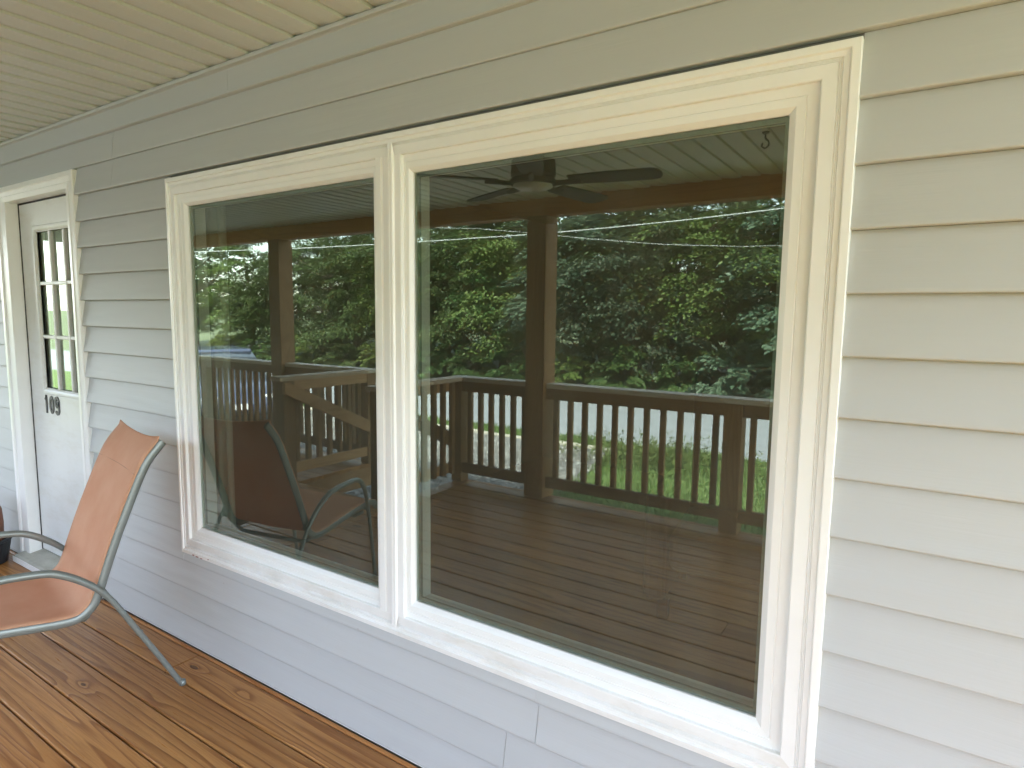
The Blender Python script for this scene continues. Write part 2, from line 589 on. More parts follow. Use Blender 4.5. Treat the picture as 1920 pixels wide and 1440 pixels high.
def grass_mesh(name, regions, m, count, hmin, hmax, lean=0.5, wide=0.006):
    rng = random.Random(5)
    V, F = [], []
    tot = sum((a[1]-a[0])*(a[3]-a[2])*a[4] for a in regions)
    for a in regions:
        k_ = int(count*(a[1]-a[0])*(a[3]-a[2])*a[4]/tot)
        for _ in range(k_):
            x_, y_ = rng.uniform(a[0], a[1]), rng.uniform(a[2], a[3])
            if x_ < -3.6-(max(0, -y_-3.0))*0.13 and y_ > -8.1:
                continue
            clump = 0.6+0.7*(0.5+0.5*math.sin(x_*3.1+math.sin(y_*2.3)*2))
            h = rng.uniform(hmin, hmax)*clump*a[5]
            an = rng.uniform(0, 2*PI)
            w = wide*rng.uniform(0.7, 1.6)
            lx, ly = h*lean*math.cos(an), h*lean*math.sin(an)
            px, py = -math.sin(an)*w, math.cos(an)*w
            i = len(V)
            V += [(x_-px, y_-py, GZ-.01), (x_+px, y_+py, GZ-.01), (x_+lx*.4+px*.7, y_+ly*.4+py*.7, GZ+h*.6), (x_+lx*.4-px*.7, y_+ly*.4-py*.7, GZ+h*.6), (x_+lx, y_+ly, GZ+h)]
            F += [(i, i+1, i+2, i+3), (i+3, i+2, i+4)]
    me = bpy.data.meshes.new(name)
    me.from_pydata(V, [], F)
    me.materials.append(m)
    o_ = bpy.data.objects.new(name, me)
    link(o_)
    o_['kind'] = 'stuff'
    return o_
grass_mesh('lawn_grass', [(-4.4, 4.5, -8.2, -3.1, 1.0, 1.0), (-16, 6, -8.75, -8.2, 1.6, 1.3)], GRASS, 46000, 0.04, 0.085)

# ================================================================== HOUSE
house = empty('house')
tag(house, 'grey vinyl sided house front with white double window and door 109', 'house')
E = 0.127
Z0 = 2.0458
XE0, XE1 = -9.4, 1.7
WIN = (-2.680, -0.1465, 0.437, 2.032)        # casing outer
WINI = (-2.630, -0.217, 0.503, 1.966)         # casing inner
DX0, DX1, DZ1 = -4.50, -3.515, 2.168           # door casing outer
def board(x0, x1, zb, h, off=0.0, d=1.0):
    b = bmesh.new()
    y = -off
    top = zb+h
    f = min(1.0, h/E)
    ytop = -0.0240+f*0.0200
    prof = [(-0.001+y, zb+0.001), (-0.0205+y, zb), (-0.0238+y, zb+0.0016), (-0.0246+y, zb+0.0042), (-0.0241+y, zb+0.010), (ytop+y, top), (-0.001+y, top)]
    prof = [(q[0]*d if q[0] < -0.002 else q[0], q[1]) for q in prof]
    add_prism_x(b, prof, x0, x1)
    return obj('siding_board', b, SIDING, house)
def run(x0, x1, zb, h, seams=(), d=1.0, gap=0.0012):
    xs_ = [x0]+[s for s in seams if x0+.05 < s < x1-.05]+[x1]
    for i, (a, b_) in enumerate(zip(xs_, xs_[1:])):
        board(a, b_-(gap if b_ != x1 else 0), zb, h, 0.0014 if i % 2 else 0.0, d)
rs = random.Random(3)
seam_of = {0: [-3.143, 1.3], -1: [-3.137, 0.9], 14: [-0.858, -5.6], 15: [-0.968, -6.2], 13: []}
for k in range(-1, 17):
    zb = Z0-k*E
    h = E if zb+E < 2.296 else 2.296-zb
    sm = seam_of.get(k, [rs.uniform(-8.5, -5.2), rs.uniform(0.9, 2.6)])
    segs = []
    if zb >= DZ1-0.001:
        segs.append((XE0, XE1))
    elif zb >= WIN[3]-0.001:
        segs += [(XE0, DX0), (DX1, XE1)]
    elif zb+E > WIN[2]+0.005:
        segs += [(XE0, DX0), (DX1, WIN[0]), (WIN[1], XE1)]
    else:
        segs += [(XE0, DX0), (DX1, XE1)]
    for a, b_ in segs:
        run(a, b_, zb, h, sm, 0.62 if k == -1 else 1.0, 0.0045 if k < 1 else 0.0018)
    if zb < WIN[2] < zb+E-0.004:      # the strip just under the window
        run(WIN[0]+.0005, WIN[1]-.0005, zb, WIN[2]-zb, (-0.858,))
# frieze with a small lip on top and a seam
for a, b_ in ((XE0, -5.9), (-5.899, -2.237), (-2.236, 1.4), (1.401, XE1)):
    b = bmesh.new()
    add_prism_x(b, [(0, 2.292), (-0.020, 2.292), (-0.0245, 2.2945), (-0.0245, 2.302), (-0.0165, 2.306), (-0.0165, 2.381), (-0.021, 2.384), (-0.034, 2.385), (-0.036, 2.388), (-0.036, 2.397), (-0.034, 2.399), (0, 2.399)], a, b_)
    obj('frieze_board', b, SIDING, house)
# starter strip on the deck
for a, b_ in ((XE0, DX0), (DX1, XE1)):
    b = bmesh.new()
    add_prism_x(b, [(0, 0.0), (-0.0125, 0.0), (-0.0135, 0.0115), (0, 0.0115)], a, b_)
    obj('starter_strip', b, TRIM, house)
# wall core behind the siding, with openings for window and door
OP = (-2.66, -0.17, 0.46, 2.01)
core = bmesh.new()
for a in ((XE0, -4.44, 0.002, 0.118, -0.75, 2.45), (-4.44, -3.55, 0.002, 0.118, 2.14, 2.45), (-4.44, -3.55, 0.002, 0.118, -0.75, -0.01),
          (-3.55, OP[0], 0.002, 0.118, -0.75, 2.45), (OP[0], OP[1], 0.002, 0.118, -0.75, OP[2]), (OP[0], OP[1], 0.002, 0.118, OP[3], 2.45),
          (OP[1], XE1, 0.002, 0.118, -0.75, 2.45)):
    add_box(core, *a)
obj('wall', core, SHEATH, house)
b = box(XE0-0.4, XE1+0.12, -3.03, 5.2, 2.452, 2.60)
obj('roof', b, ROOFM, house)  # unseen slab added over the ceiling to keep skylight out

# ---------------------------------------------------------------- window
window = empty('window')
window.parent = house
PROF = [(0.0, 0.0), (0.0, -0.0275), (0.022, -0.0300), (0.225, -0.0305), (0.25, -0.0300), (0.285, -0.0245), (0.44, -0.0240), (0.465, -0.0205), (0.49, -0.0230), (0.515, -0.0200), (0.54, -0.0230), (0.565, -0.0200), (0.59, -0.0225),
        (0.965, -0.0220), (1.0, -0.0205), (1.0, 0.012), (0.9, 0.012), (0.85, 0.0)]
parts = frame_sides(WIN, WINI, PROF)
for sname, bmm, mm in zip('LTRB', parts, (TRIM, TRIM, TRIM, SILLM)):
    obj('casing', bmm, mm, window)
# mullion: flat fillets each side of a proud bead
mu = bmesh.new()
MX0, MX1 = -1.474, -1.366
w = MX1-MX0
mp = [(0.0, 0.012), (0.0, -0.0205), (0.025, -0.0220), (0.23, -0.0222), (0.255, -0.0195), (0.28, -0.0215), (0.30, -0.0195), (0.33, -0.0225), (0.53, -0.0235), (0.56, -0.0290), (0.575, -0.0302),
      (0.625, -0.0302), (0.64, -0.0285), (0.655, -0.0302), (0.735, -0.0302), (0.75, -0.0285), (0.765, -0.0222), (0.975, -0.0220), (1.0, -0.0205), (1.0, 0.012)]
za, zb_ = WINI[2]-0.036, WINI[3]+0.036
v0 = [mu.verts.new((MX0+s*w, y-0.0006, za if y < -0.0260 else WINI[2]-0.001)) for s, y in mp]
v1 = [mu.verts.new((MX0+s*w, y-0.0006, zb_ if y < -0.0260 else WINI[3]+0.001)) for s, y in mp]
for i in range(len(mp)-1):
    mu.faces.new((v0[i], v0[i+1], v1[i+1], v1[i]))
mu.faces.new((v0[-1], v0[0], v1[0], v1[-1]))
obj('mullion', mu, TRIM, window)
SP = [(0.0, 0.08), (0.0, -0.0075), (0.05, -0.0090), (0.50, -0.0085), (0.515, -0.0065), (0.54, -0.0065), (0.555, -0.0085), (0.80, -0.0070), (0.86, -0.0040), (1.0, 0.004), (1.0, 0.0105), (0.94, 0.0105), (0.94, 0.0295), (1.0, 0.0295), (0.97, 0.08)]
SASH = (((-2.640, -1.450, 0.490, 1.976), (-2.575, -1.506, 0.557, 1.919)), ((-1.382, -0.205, 0.490, 1.976), (-1.338, -0.2775, 0.557, 1.914)))
for outer, inner in SASH:
    obj('sash', merge(frame_sides(outer, inner, SP)), VINYL, window)
    x0, x1, z0, z1 = inner
    b = box(x0-0.002, x1+0.002, 0.0120, 0.0155, z0-0.002, z1+0.002)
    obj('pane', b, GLASS, window)
    inn = (x0+0.010, x1-0.010, z0+0.010, z1-0.010)
    obj('spacer', merge(frame_sides((x0-0.0015, x1+0.0015, z0-0.0015, z1+0.0015), inn, [(0, 0.018), (1, 0.018), (1, 0.028), (0, 0.028)])), SPACER, window)
# little paint scuffs on the lower left of the casing
SCUFF = m_plain('red_scuff', (0.30, 0.09, 0.08), 0.7)
for x, z, L, t_ in ((-2.586, 0.4425, 0.016, .0022), (-2.560, 0.4412, 0.022, .0020), (-2.528, 0.4405, 0.012, .0016), (-2.475, 0.4485, 0.009, .0016)):
    b = bmesh.new()
    pts = [(x+L*math.cos(a)*0.5+random.uniform(-.002, .002), z+t_*math.sin(a)) for a in [2*PI*i/9 for i in range(9)]]
    lo = [b.verts.new((p[0], -0.0290, p[1])) for p in pts]
    hi = [b.verts.new((p[0], -0.0316, p[1])) for p in pts]
    b.faces.new(hi)
    for i in range(9):
        b.faces.new((lo[i], lo[(i+1) % 9], hi[(i+1) % 9], hi[i]))
    obj('scuff', b, SCUFF, window)

# ---------------------------------------------------------------- door
dframe = empty('door_frame')
dframe.parent = house
DP = [(0.0, 0.0), (0.0, -0.026), (0.05, -0.030), (0.30, -0.031), (0.36, -0.024), (0.62, -0.022), (0.68, -0.026), (0.97, -0.024), (1.0, -0.021), (1.0, 0.105), (0.8, 0.105), (0.7, 0.0)]
for s_, bmm in zip('LTR', frame_sides((DX0, DX1, -0.06, DZ1), (-4.372, -3.605, -0.05, 2.085), DP, 'LTR')):
    obj('casing', bmm, TRIM, dframe)
b = bmesh.new()
add_prism_x(b, [(-0.075, 0.004), (-0.078, 0.030), (-0.066, 0.042), (0.04, 0.058), (0.10, 0.058), (0.10, 0.004)], -4.45, -3.56)
obj('threshold', b, SILLWOOD, dframe)
b = box(-4.46, -3.55, -0.082, -0.079, 0.002, 0.034)
obj('threshold_edge', b, TRIM, dframe)

door = empty('door')
door.parent = house
SX0, SX1, SZ0, SZ1 = -4.366, -3.560, 0.064, 2.076
LX = [(-4.160, -4.010), (-3.988, -3.840), (-3.818, -3.668)]
LZ = [(1.050, 1.330), (1.350, 1.625), (1.645, 1.915)]
FY = 0.042
slab = bmesh.new()
add_box(slab, SX0, LX[0][0], FY, FY+.04, SZ0, SZ1)
add_box(slab, LX[2][1], SX1, FY, FY+.04, SZ0, SZ1)
add_box(slab, LX[0][0], LX[2][1], FY, FY+.04, SZ0, LZ[0][0])
add_box(slab, LX[0][0], LX[2][1], FY, FY+.04, LZ[2][1], SZ1)
obj('slab', slab, DOORM, door)
mo = merge(frame_sides((LX[0][0]-.034, LX[2][1]+.034, LZ[0][0]-.034, LZ[2][1]+.034), (LX[0][0], LX[2][1], LZ[0][0], LZ[2][1]), [(0, FY+.001), (0, FY-.006), (.15, FY-.010), (.5, FY-.010), (.75, FY-.006), (1, FY+.004), (1, FY+.02)]))
obj('lite_frame', mo, DOORM, door)
for a, b_ in ((LX[0][1], LX[1][0]), (LX[1][1], LX[2][0])):
    b = bmesh.new()
    add_box(b, a, b_, FY-.002, FY+.022, LZ[0][0], LZ[2][1])
    obj('muntin', b, DOORM, door, bevel=.004)
for a, b_ in ((LZ[0][1], LZ[1][0]), (LZ[1][1], LZ[2][0])):
    for lx in LX:
        b = box(lx[0], lx[1], FY-.0005, FY+.0215, a, b_)
        obj('muntin', b, DOORM, door, bevel=.004)
for lx in LX:
    for lz in LZ:
        b = box(lx[0]-.0, lx[1]+.0, FY+.014, FY+.018, lz[0], lz[1])
        obj('pane', b, GLASS, door)
# dark weather seal along the jamb
b = bmesh.new()
add_box(b, -4.3715, -4.3662, FY-.004, FY+.02, 0.06, 2.084)
add_box(b, -4.366, -3.606, FY-.004, FY+.02, 2.0765, 2.084)
obj('weather_seal', b, RUBBER, door)
# number 109: strokes swept along paths, each digit its own plate
def stroke(path, wd, closed=False):
    b = bmesh.new()
    P = [Vector((p[0], 0, p[1])) for p in path]
    n_ = len(P)
    L, R_ = [], []
    for i, p in enumerate(P):
        a = P[(i-1) % n_] if closed else P[max(i-1, 0)]
        c = P[(i+1) % n_] if closed else P[min(i+1, n_-1)]
        t_ = (c-a).normalized()
        nr = Vector((-t_.z, 0, t_.x))*wd/2
        L.append((p+nr))
        R_.append((p-nr))
    fl = [b.verts.new((q.x, -0.0035, q.z)) for q in L]
    fr_ = [b.verts.new((q.x, -0.0035, q.z)) for q in R_]
    bl = [b.verts.new((q.x, 0.0, q.z)) for q in L]
    br = [b.verts.new((q.x, 0.0, q.z)) for q in R_]
    m_ = n_ if closed else n_-1
    for i in range(m_):
        j = (i+1) % n_
        b.faces.new((fl[i], fl[j], fr_[j], fr_[i]))
        b.faces.new((bl[i], bl[j], fl[j], fl[i]))
        b.faces.new((fr_[i], fr_[j], br[j], br[i]))
    return b
def ell(cx, cz, rx, rz, a0, a1, n_=20):
    return [(cx+rx*math.cos(rad(a0+(a1-a0)*i/n_)), cz+rz*math.sin(rad(a0+(a1-a0)*i/n_))) for i in range(n_+1)]
DH = 0.104
def digit(bms, x):
    o_ = obj('number_digit', merge(bms), BLACKP, door)
    o_.location = (x, FY-0.0005, 0.905)
dw = 0.0185
digit([stroke([(0.020, 0.0), (0.020, DH)], dw), stroke([(0.021, DH-.004), (0.016, DH-.016), (0.004, DH-.027)], dw*.7)], -4.190)
digit([stroke(ell(0.026, DH/2, 0.0195, DH/2-dw/2, 0, 345), dw, True)], -4.128)
digit([stroke(ell(0.026, DH-.032, 0.0195, 0.025, 0, 342), dw, True), stroke([(0.0455, DH-.030), (0.0455, 0.030)]+ell(0.026, 0.028, 0.0195, 0.0205, 0, -160, 12), dw)], -4.058)

# ---------------------------------------------------------------- room behind the glass
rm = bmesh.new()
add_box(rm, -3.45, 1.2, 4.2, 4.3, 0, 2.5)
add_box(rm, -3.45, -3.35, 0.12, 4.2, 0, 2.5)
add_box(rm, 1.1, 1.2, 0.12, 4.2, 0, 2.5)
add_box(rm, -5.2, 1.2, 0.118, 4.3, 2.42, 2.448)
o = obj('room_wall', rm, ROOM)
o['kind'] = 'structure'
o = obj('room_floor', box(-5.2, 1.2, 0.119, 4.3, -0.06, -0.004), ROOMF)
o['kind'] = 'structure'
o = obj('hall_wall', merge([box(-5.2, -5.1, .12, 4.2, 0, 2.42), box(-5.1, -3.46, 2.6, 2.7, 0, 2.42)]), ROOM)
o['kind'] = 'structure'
def curtain(x0, x1, y, z0, z1, folds, label):
    b = bmesh.new()
    n_ = folds*8
    rows = []
    for j in range(5):
        z = z0+(z1-z0)*j/4
        rows.append([b.verts.new((x0+(x1-x0)*i/n_, y+0.018*math.sin(2*PI*folds*i/n_)+0.004*math.sin(i*.7+j), z)) for i in range(n_+1)])
    for j in range(4):
        for i in range(n_):
            b.faces.new((rows[j][i], rows[j][i+1], rows[j+1][i+1], rows[j+1][i]))
    o_ = obj('curtain', b, CURT, smooth=True)
    s = o_.modifiers.new('cloth', 'SOLIDIFY')
    s.thickness = 0.003
    tag(o_, label, 'curtain')
curtain(-2.80, -2.512, 0.13, 0.05, 2.2, 4, 'pale curtain hanging inside the left end of the smaller window pane')
curtain(-4.24, -4.02, 0.125, 0.9, 2.0, 2, 'pale sheet added inside the glazed door, standing in for a reflection in its left panes')  # added sheet in place of the jamb's pale reflection in the door glass
# a dark high-backed chair and a pale lamp pole inside the room
t = empty('armchair', (-0.75, 1.75, 0), rad(8))
tag(t, 'dark armchair indoors, faintly seen through the larger right hand pane', 'armchair')
DKF = m_plain('dark_upholstery', (0.03, 0.026, 0.024), 0.9)
obj('backrest', box(-.28, .28, .22, .36, .30, 1.22), DKF, t, bevel=.05, seg=3)
obj('seat', box(-.28, .28, -.32, .22, .26, .46), DKF, t, bevel=.05, seg=3)
for s in (-1, 1):
    obj('arm', box(s*.34-.06, s*.34+.06, -.32, .30, .10, .64), DKF, t, bevel=.04, seg=3)
for sx in (-1, 1):
    for sy in (-.25, .28):
        obj('foot', box(sx*.3-.025, sx*.3+.025, sy-.025, sy+.025, 0, .26 if abs(sx*.3) < .28 else .10), DARKM, t)

# ================================================================== CEILING
ceil = empty('ceiling')
ceil['kind'] = 'structure'
PW = 0.249
pan = bmesh.new()
zc = 2.400
tp = zc+0.046
prof = [(0, zc+.008), (.016, zc+.007), (.060, zc), (.1170, zc), (.1175, zc+.034), (.1245, zc+.034), (.1245, zc+.008), (.140, zc+.007), (.184, zc), (.2400, zc), (.2405, zc+.040), (.2488, zc+.040), (.2488, tp), (0, tp)]
add_prism_y(pan, prof, -2.858, -0.004)
first = obj('soffit_panel', pan, SOFFIT, ceil)
x = -1.4715+0.0105-PW*34
first.location.x = x
for i in range(1, 55):
    if x+PW*i > XE1:
        break
    c = first.copy()
    c.location.x = x+PW*i+random.uniform(-.0015, .0015)
    c.location.z = random.uniform(-.0012, .0012)
    link(c)
    c.parent = ceil
    c['kind'] = 'structure'
first['kind'] = 'structure'

# ================================================================== DECK
deck = empty('deck')
deck['kind'] = 'structure'
NX0, NX1, NY = -4.60, -3.50, -2.03          # the notch for the stairs
PITCH = 0.1530
rs = random.Random(21)
def plank(x0, x1, y0, y1):
    dm = DECKP if y1-y0 < .05 else DECK
    b = bmesh.new()
    add_box(b, -(x1-x0)/2, (x1-x0)/2, -(y1-y0)/2, (y1-y0)/2, -0.038, 0)
    o_ = obj('plank', b, dm, deck, bevel=0.005, seg=2)
    o_.location = ((x0+x1)/2, (y0+y1)/2, rs.uniform(-.0012, .0008)-0.0008)
    o_.rotation_euler = (rs.uniform(-.004, .004), 0, 0)
rows = [(-0.034, -0.0165)]
y = -0.040
while y > -2.9:
    rows.append((y-PITCH+0.0065, y))
    y -= PITCH
rows.append((-2.984, y))
joints = {1: [-5.6, -2.56, 1.9], 2: [-6.9, -3.95, 0.6], 3: [-5.2, -1.1], 4: [-7.4, -3.55, 1.1], 5: [-5.9, -0.35], 6: [-6.6, -2.9, 0.9]}
for i, (ya, yb) in enumerate(rows):
    js = joints.get(i, [rs.uniform(-8, -5.2), rs.uniform(-4.6, -2.6), rs.uniform(-0.9, 1.6)])
    cuts = [XE0]+sorted(js)+[XE1]
    for a, b_ in zip(cuts, cuts[1:]):
        a += 0.0015
        b_ -= 0.0015
        if ya < NY:
            for c, d in ((a, min(b_, NX0)), (max(a, NX1), b_)):
                if d-c > 0.05:
                    plank(c, d, ya, yb)
        else:
            plank(a, b_, ya, yb)
YF = rows[-1][0]
rim = bmesh.new()
for a in ((XE0, NX0-.0, YF+.012, YF+.05), (NX1+.0, XE1, YF+.012, YF+.05)):
    add_box(rim, a[0], a[1], a[2], a[3], -0.23, -0.041)
obj('rim_joist', rim, PINE, deck)['kind'] = 'structure'
rim = bmesh.new()
add_box(rim, NX0-.038, NX0-.002, YF+.052, NY-.01, -0.23, -0.041)
add_box(rim, NX1+.002, NX1+.038, YF+.052, NY-.01, -0.23, -0.041)
add_box(rim, NX0-.038, NX1+.038, NY-.006, NY+.03, -0.23, -0.041)
obj('rim_joist', rim, PINEY_LIT, deck)['kind'] = 'structure'
jo = bmesh.new()
xx = XE0+.1
while xx < XE1:
    if not (NX0-.06 < xx < NX1+.06):
        add_box(jo, xx, xx+.038, YF+.06, -0.02, -0.22, -0.042)
    else:
        add_box(jo, xx, xx+.038, NY+.04, -0.02, -0.22, -0.042)
    xx += .406
obj('joist', jo, PINEY_LIT, deck)['kind'] = 'stuff'
for xx in (-9.2, -5.9, -2.6, 0.9):
    obj('deck_post', box(xx-.07, xx+.07, YF+.06, YF+.20, GZ-.05, -0.225), PINEZ_SHADED, deck)['kind'] = 'structure'

# ---------------------------------------------------------------- steps in the notch
st = empty('porch_steps', (-4.05, -2.6, GZ))
tag(st, 'stained wooden steps going down from the notch in the deck', 'steps')
for k in range(3):
    z = -0.1875*(k+1)-GZ
    yb = NY-0.02-0.285*k
    for q in range(2):
        b = box(-.50, .50, yb-.285+.142*q+.004+2.6, yb-.285+.142*(q+1)+2.6, z-.038, z)
        obj('tread', b, DECK, st, bevel=.004)
    obj('riser', box(-.50, .50, yb+2.6-.018, yb+2.6, z-.04+.0405, z+.146), PINE, st)
for s in (-1, 1):
    b = bmesh.new()
    pr = []
    for k in range(3):
        z = -0.1875*(k+1)-GZ-.039
        yb = NY-0.02-0.285*k+2.6
        pr += [(yb, z), (yb-.285, z)]
    pr += [(NY-.02-.855+2.6, 0.0), (NY-.02-.60+2.6, 0.0), (NY-.02+2.6, .33)]
    x = s*.515
    add_prism_x(b, pr, x-.014, x+.014)
    obj('stringer', b, PINEY_LIT, st)

# ================================================================== POSTS + BEAM
PY = -2.93
beam = empty('porch_beam', (-3, PY, 2.27))
tag(beam, 'long brown stained beam carrying the porch roof edge', 'beam')
for y0, y1 in ((PY+.027, PY+.065), (PY-.065, PY-.027)):
    for a, b_ in ((XE0, -5.9), (-5.898, -2.6), (-2.598, XE1)):
        z1 = 2.43 if y0 > PY else 2.428
        bb = box(a+3, b_+3, y0-PY, y1-PY, 0, z1-2.27)
        obj('beam_plank', bb, BEAMM, beam, bevel=.004)
obj('beam_filler', box(XE0+3, XE1+3, -.0265, .0265, .004, .155), BEAMM, beam)
for i, (px, lab) in enumerate(((-9.0, 'square wooden porch post at the far left corner of the porch'),
                               (-5.96, 'square wooden porch post left of the stair opening'),
                               (-2.64, 'square wooden porch post in the middle of the front railing'),
                               (0.90, 'square wooden porch post at the right end of the railing'))):
    t = empty('porch_post', (px, PY, 0))
    tag(t, lab, 'post', 'full height posts under the porch beam')
    obj('shaft', box(-.09, .09, -.09, .09, 0, 2.27), PINEZ_SHADED, t, bevel=.006)

# ================================================================== RAILINGS
def add_bal(t, me, x, y):
    share('baluster', me, t, (x, y, 0))
bb = bmesh.new()
add_box(bb, -.019, .019, -.019, .019, 0.085, 0.905)
BAL = bpy.data.meshes.new('baluster')
bb.to_mesh(BAL)
bb.free()
BAL.materials.append(PINEZ_SHADED)
def post_short(t, x, y, w=.055, z1=.905):
    obj('post', box(x-w, x+w, y-w, y+w, 0, z1), PINEZ_SHADED, t, bevel=.004)
def rail_x(t, x0, x1, y, skip=(), start=0.0):
    """rails run along x; house side at +y; balusters nailed on the outer side"""
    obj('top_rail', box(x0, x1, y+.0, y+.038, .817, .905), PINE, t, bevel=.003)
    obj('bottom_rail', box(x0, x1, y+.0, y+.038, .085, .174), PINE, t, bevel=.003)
    n_ = max(1, int(round((x1-x0)/.1235)))
    p = (x1-x0)/n_
    for i in range(n_):
        x = x0+p*(i+.5)
        if not any(a < x < b_ for a, b_ in skip):
            add_bal(t, BAL, x, y-.0195)
def cap_x(t, x0, x1, y):
    obj('cap', box(x0, x1, y-.085, y+.053, .9055, .943), CAPM, t, bevel=.004)

t = empty('front_railing', (-1.3, PY, 0))
tag(t, 'brown wooden baluster railing along the front of the deck by the lawn', 'railing', 'porch railings')
t.location = (0, PY, 0)
post_short(t, -3.475, 0.0)
post_short(t, -1.075, 0.0, .062)
for a, b_ in ((-3.418, -2.732), (-2.548, -1.139), (-1.011, .808)):
    rail_x(t, a, b_, 0.012)
for a, b_ in ((-3.55, -2.732), (-2.548, .808)):
    cap_x(t, a, b_, 0)

t = empty('front_railing', (0, PY, 0))
tag(t, 'brown wooden baluster railing left of the stair opening by the gravel', 'railing', 'porch railings')
post_short(t, -4.635, 0.0)
for a, b_ in ((-8.908, -7.5), (-7.38, -6.052), (-5.868, -4.692)):
    rail_x(t, a, b_, 0.012)
post_short(t, -7.44, 0.0)
for a, b_ in ((-8.908, -6.052), (-5.868, -4.57)):
    cap_x(t, a, b_, 0)

def stair_rail(x, side, lab):
    """short railing beside the notch running along y; side = +1 when the notch lies at +x"""
    t_ = empty('stair_railing', (x, 0, 0))
    tag(t_, lab, 'railing', 'porch railings')
    post_short(t_, 0, -1.955, .058)
    xi = .012*side
    a, b_ = PY+.058, -2.016
    obj('top_rail', box(min(xi, xi+.038*side), max(xi, xi+.038*side), a, b_, .817, .905), PINEY_LIT, t_, bevel=.003)
    obj('bottom_rail', box(min(xi, xi+.038*side), max(xi, xi+.038*side), a, b_, .085, .174), PINEY_LIT, t_, bevel=.003)
    for i in range(7):
        add_bal(t_, BAL, xi-.0195*side, b_-.055-i*.122)
    obj('cap', box(-.07, .07, PY+.0545, -1.86, .9055, .943), CAPMY, t_, bevel=.004)
    b = bmesh.new()
    x0, x1 = sorted((.056*side+xi*0, .056*side+.038*side))
    x0, x1 = (x0+.003*side, x1+.003*side)
    y0_, y1_ = -1.885, -2.965
    prof_ = [(y0_, .80), (y0_, .895), (y0_-.05, .893), (y1_, .395), (y1_-.012, .262)]
    add_prism_x(b, prof_, x0, x1)
    obj('handrail', b, PINEY_LIT, t_, bevel=.004)
stair_rail(-4.635, 1, 'short wooden railing with sloping handrail on the far left side of the steps')
stair_rail(-3.475, -1, 'short wooden railing with sloping handrail on the right side of the steps')

# ================================================================== CHAIR
CA = rad(10.8)
chair = empty('patio_chair', (-2.431, -0.195, 0))
tag(chair, 'orange fabric patio chair with grey metal frame standing against the wall', 'chair')
aw = Vector((-math.cos(CA), math.sin(CA), 0))
fwd = Vector((-math.sin(CA), -math.cos(CA), 0))
CW = 0.500
def cp(s, z, w):
    return aw*w+fwd*s+Vector((0, 0, z))
RAILP = [(.022, .990), (.035, .975), (.073, .928), (.098, .884), (.131, .808), (.167, .719), (.196, .645), (.225, .564), (.25, .49), (.264, .45), (.281, .416), (.312, .389), (.348, .380), (.415, .386), (.495, .398), (.60, .413), (.70, .425), (.78, .429), (.83, .411), (.85, .386)]
ARMP = [(0.0, 0.0), (.077, .149), (.145, .277), (.204, .389), (.244, .454), (.283, .499), (.328, .538), (.372, .567), (.409, .583), (.462, .592), (.538, .598), (.600, .600), (.645, .592), (.675, .570), (.700, .530), (.720, .46), (.745, .32), (.770, .15), (.790, 0.0)]
for wq in (0.0, CW):
    pts = catmull([cp(s, z, wq) for s, z in RAILP], 6)
    b = bmesh.new()
    add_tube(b, pts, .0180, 12, 0.62, side=aw)
    obj('side_rail', b, METAL, chair, smooth=True)
    off = -0.030 if wq == 0 else 0.030
    pts = catmull([cp(s, z, wq+off*(1.0 if z > .1 else .9)) for s, z in ARMP], 6)
    zz = [p.z for p in pts]
    rr_ = [.0102+.0034*max(0, min(1, (z-.44)/.12)) for z in zz]
    b = bmesh.new()
    add_tube(b, pts, .016, 12, 1.0, side=aw, radii=rr_)
    obj('arm_leg', b, METAL, chair, smooth=True)
    for s in (0.0, .790):
        b = bmesh.new()
        add_lathe(b, [(0, -.0), (.0125, 0), (.0132, .010), (.0118, .020), (0, .020)], cp(s, 0, wq+off*.9), 14)
        obj('foot_cap', b, RUBBER if s else METAL, chair, smooth=True)
    for s, z in ((.243, .447), (.728, .410)):
        b = bmesh.new()
        add_tube(b, [cp(s, z, wq), cp(s, z, wq+off)], .009, 8)
        obj('joint_bolt', b, METAL, chair)
for s, z in ((.300, .352), (.72, .362)):
    b = bmesh.new()
    add_tube(b, [cp(s, z+.03, 0), cp(s, z, .05), cp(s, z, CW-.05), cp(s, z+.03, CW)], .010, 10)
    obj('cross_bar', b, METAL, chair, smooth=True)
# the sling: wraps the fronts of the side rails, sags a little, hollow along its top edge
rail = catmull([Vector((s, 0, z)) for s, z in RAILP[:-1]], 5)
b = bmesh.new()
NU = 14
grid = []
for i, p in enumerate(rail):
    tang = (rail[min(i+1, len(rail)-1)]-rail[max(i-1, 0)]).normalized()
    nrm = Vector((-tang.z, 0, tang.x))           # towards the sitter
    if nrm.x*1.0+nrm.z < 0:
        nrm = -nrm
    row = []
    for j in range(NU+1):
        u = j/NU
        k_ = 4*u*(1-u)
        d_ = .021-.004*abs(2*u-1)**8-.012*k_
        dz = (.012-.020*k_)*max(0, 1-i/3)
        row.append(b.verts.new(cp(p.x+nrm.x*d_, p.z+nrm.z*d_+dz, -.008+(CW+.016)*u)))
    grid.append(row)
uvl = b.loops.layers.uv.new('UVMap')
for i in range(len(grid)-1):
    for j in range(NU):
        f_ = b.faces.new((grid[i][j], grid[i][j+1], grid[i+1][j+1], grid[i+1][j]))
        for lp, (ii, jj) in zip(f_.loops, ((i, j), (i, j+1), (i+1, j+1), (i+1, j))):
            lp[uvl].uv = (jj/NU*1.0, ii/len(grid)*2.6)
sl = obj('sling', b, FABRIC, chair, smooth=True)
so = sl.modifiers.new('cloth', 'SOLIDIFY')
so.thickness = 0.004
so.offset = 0
b = bmesh.new()
p = rail[16]
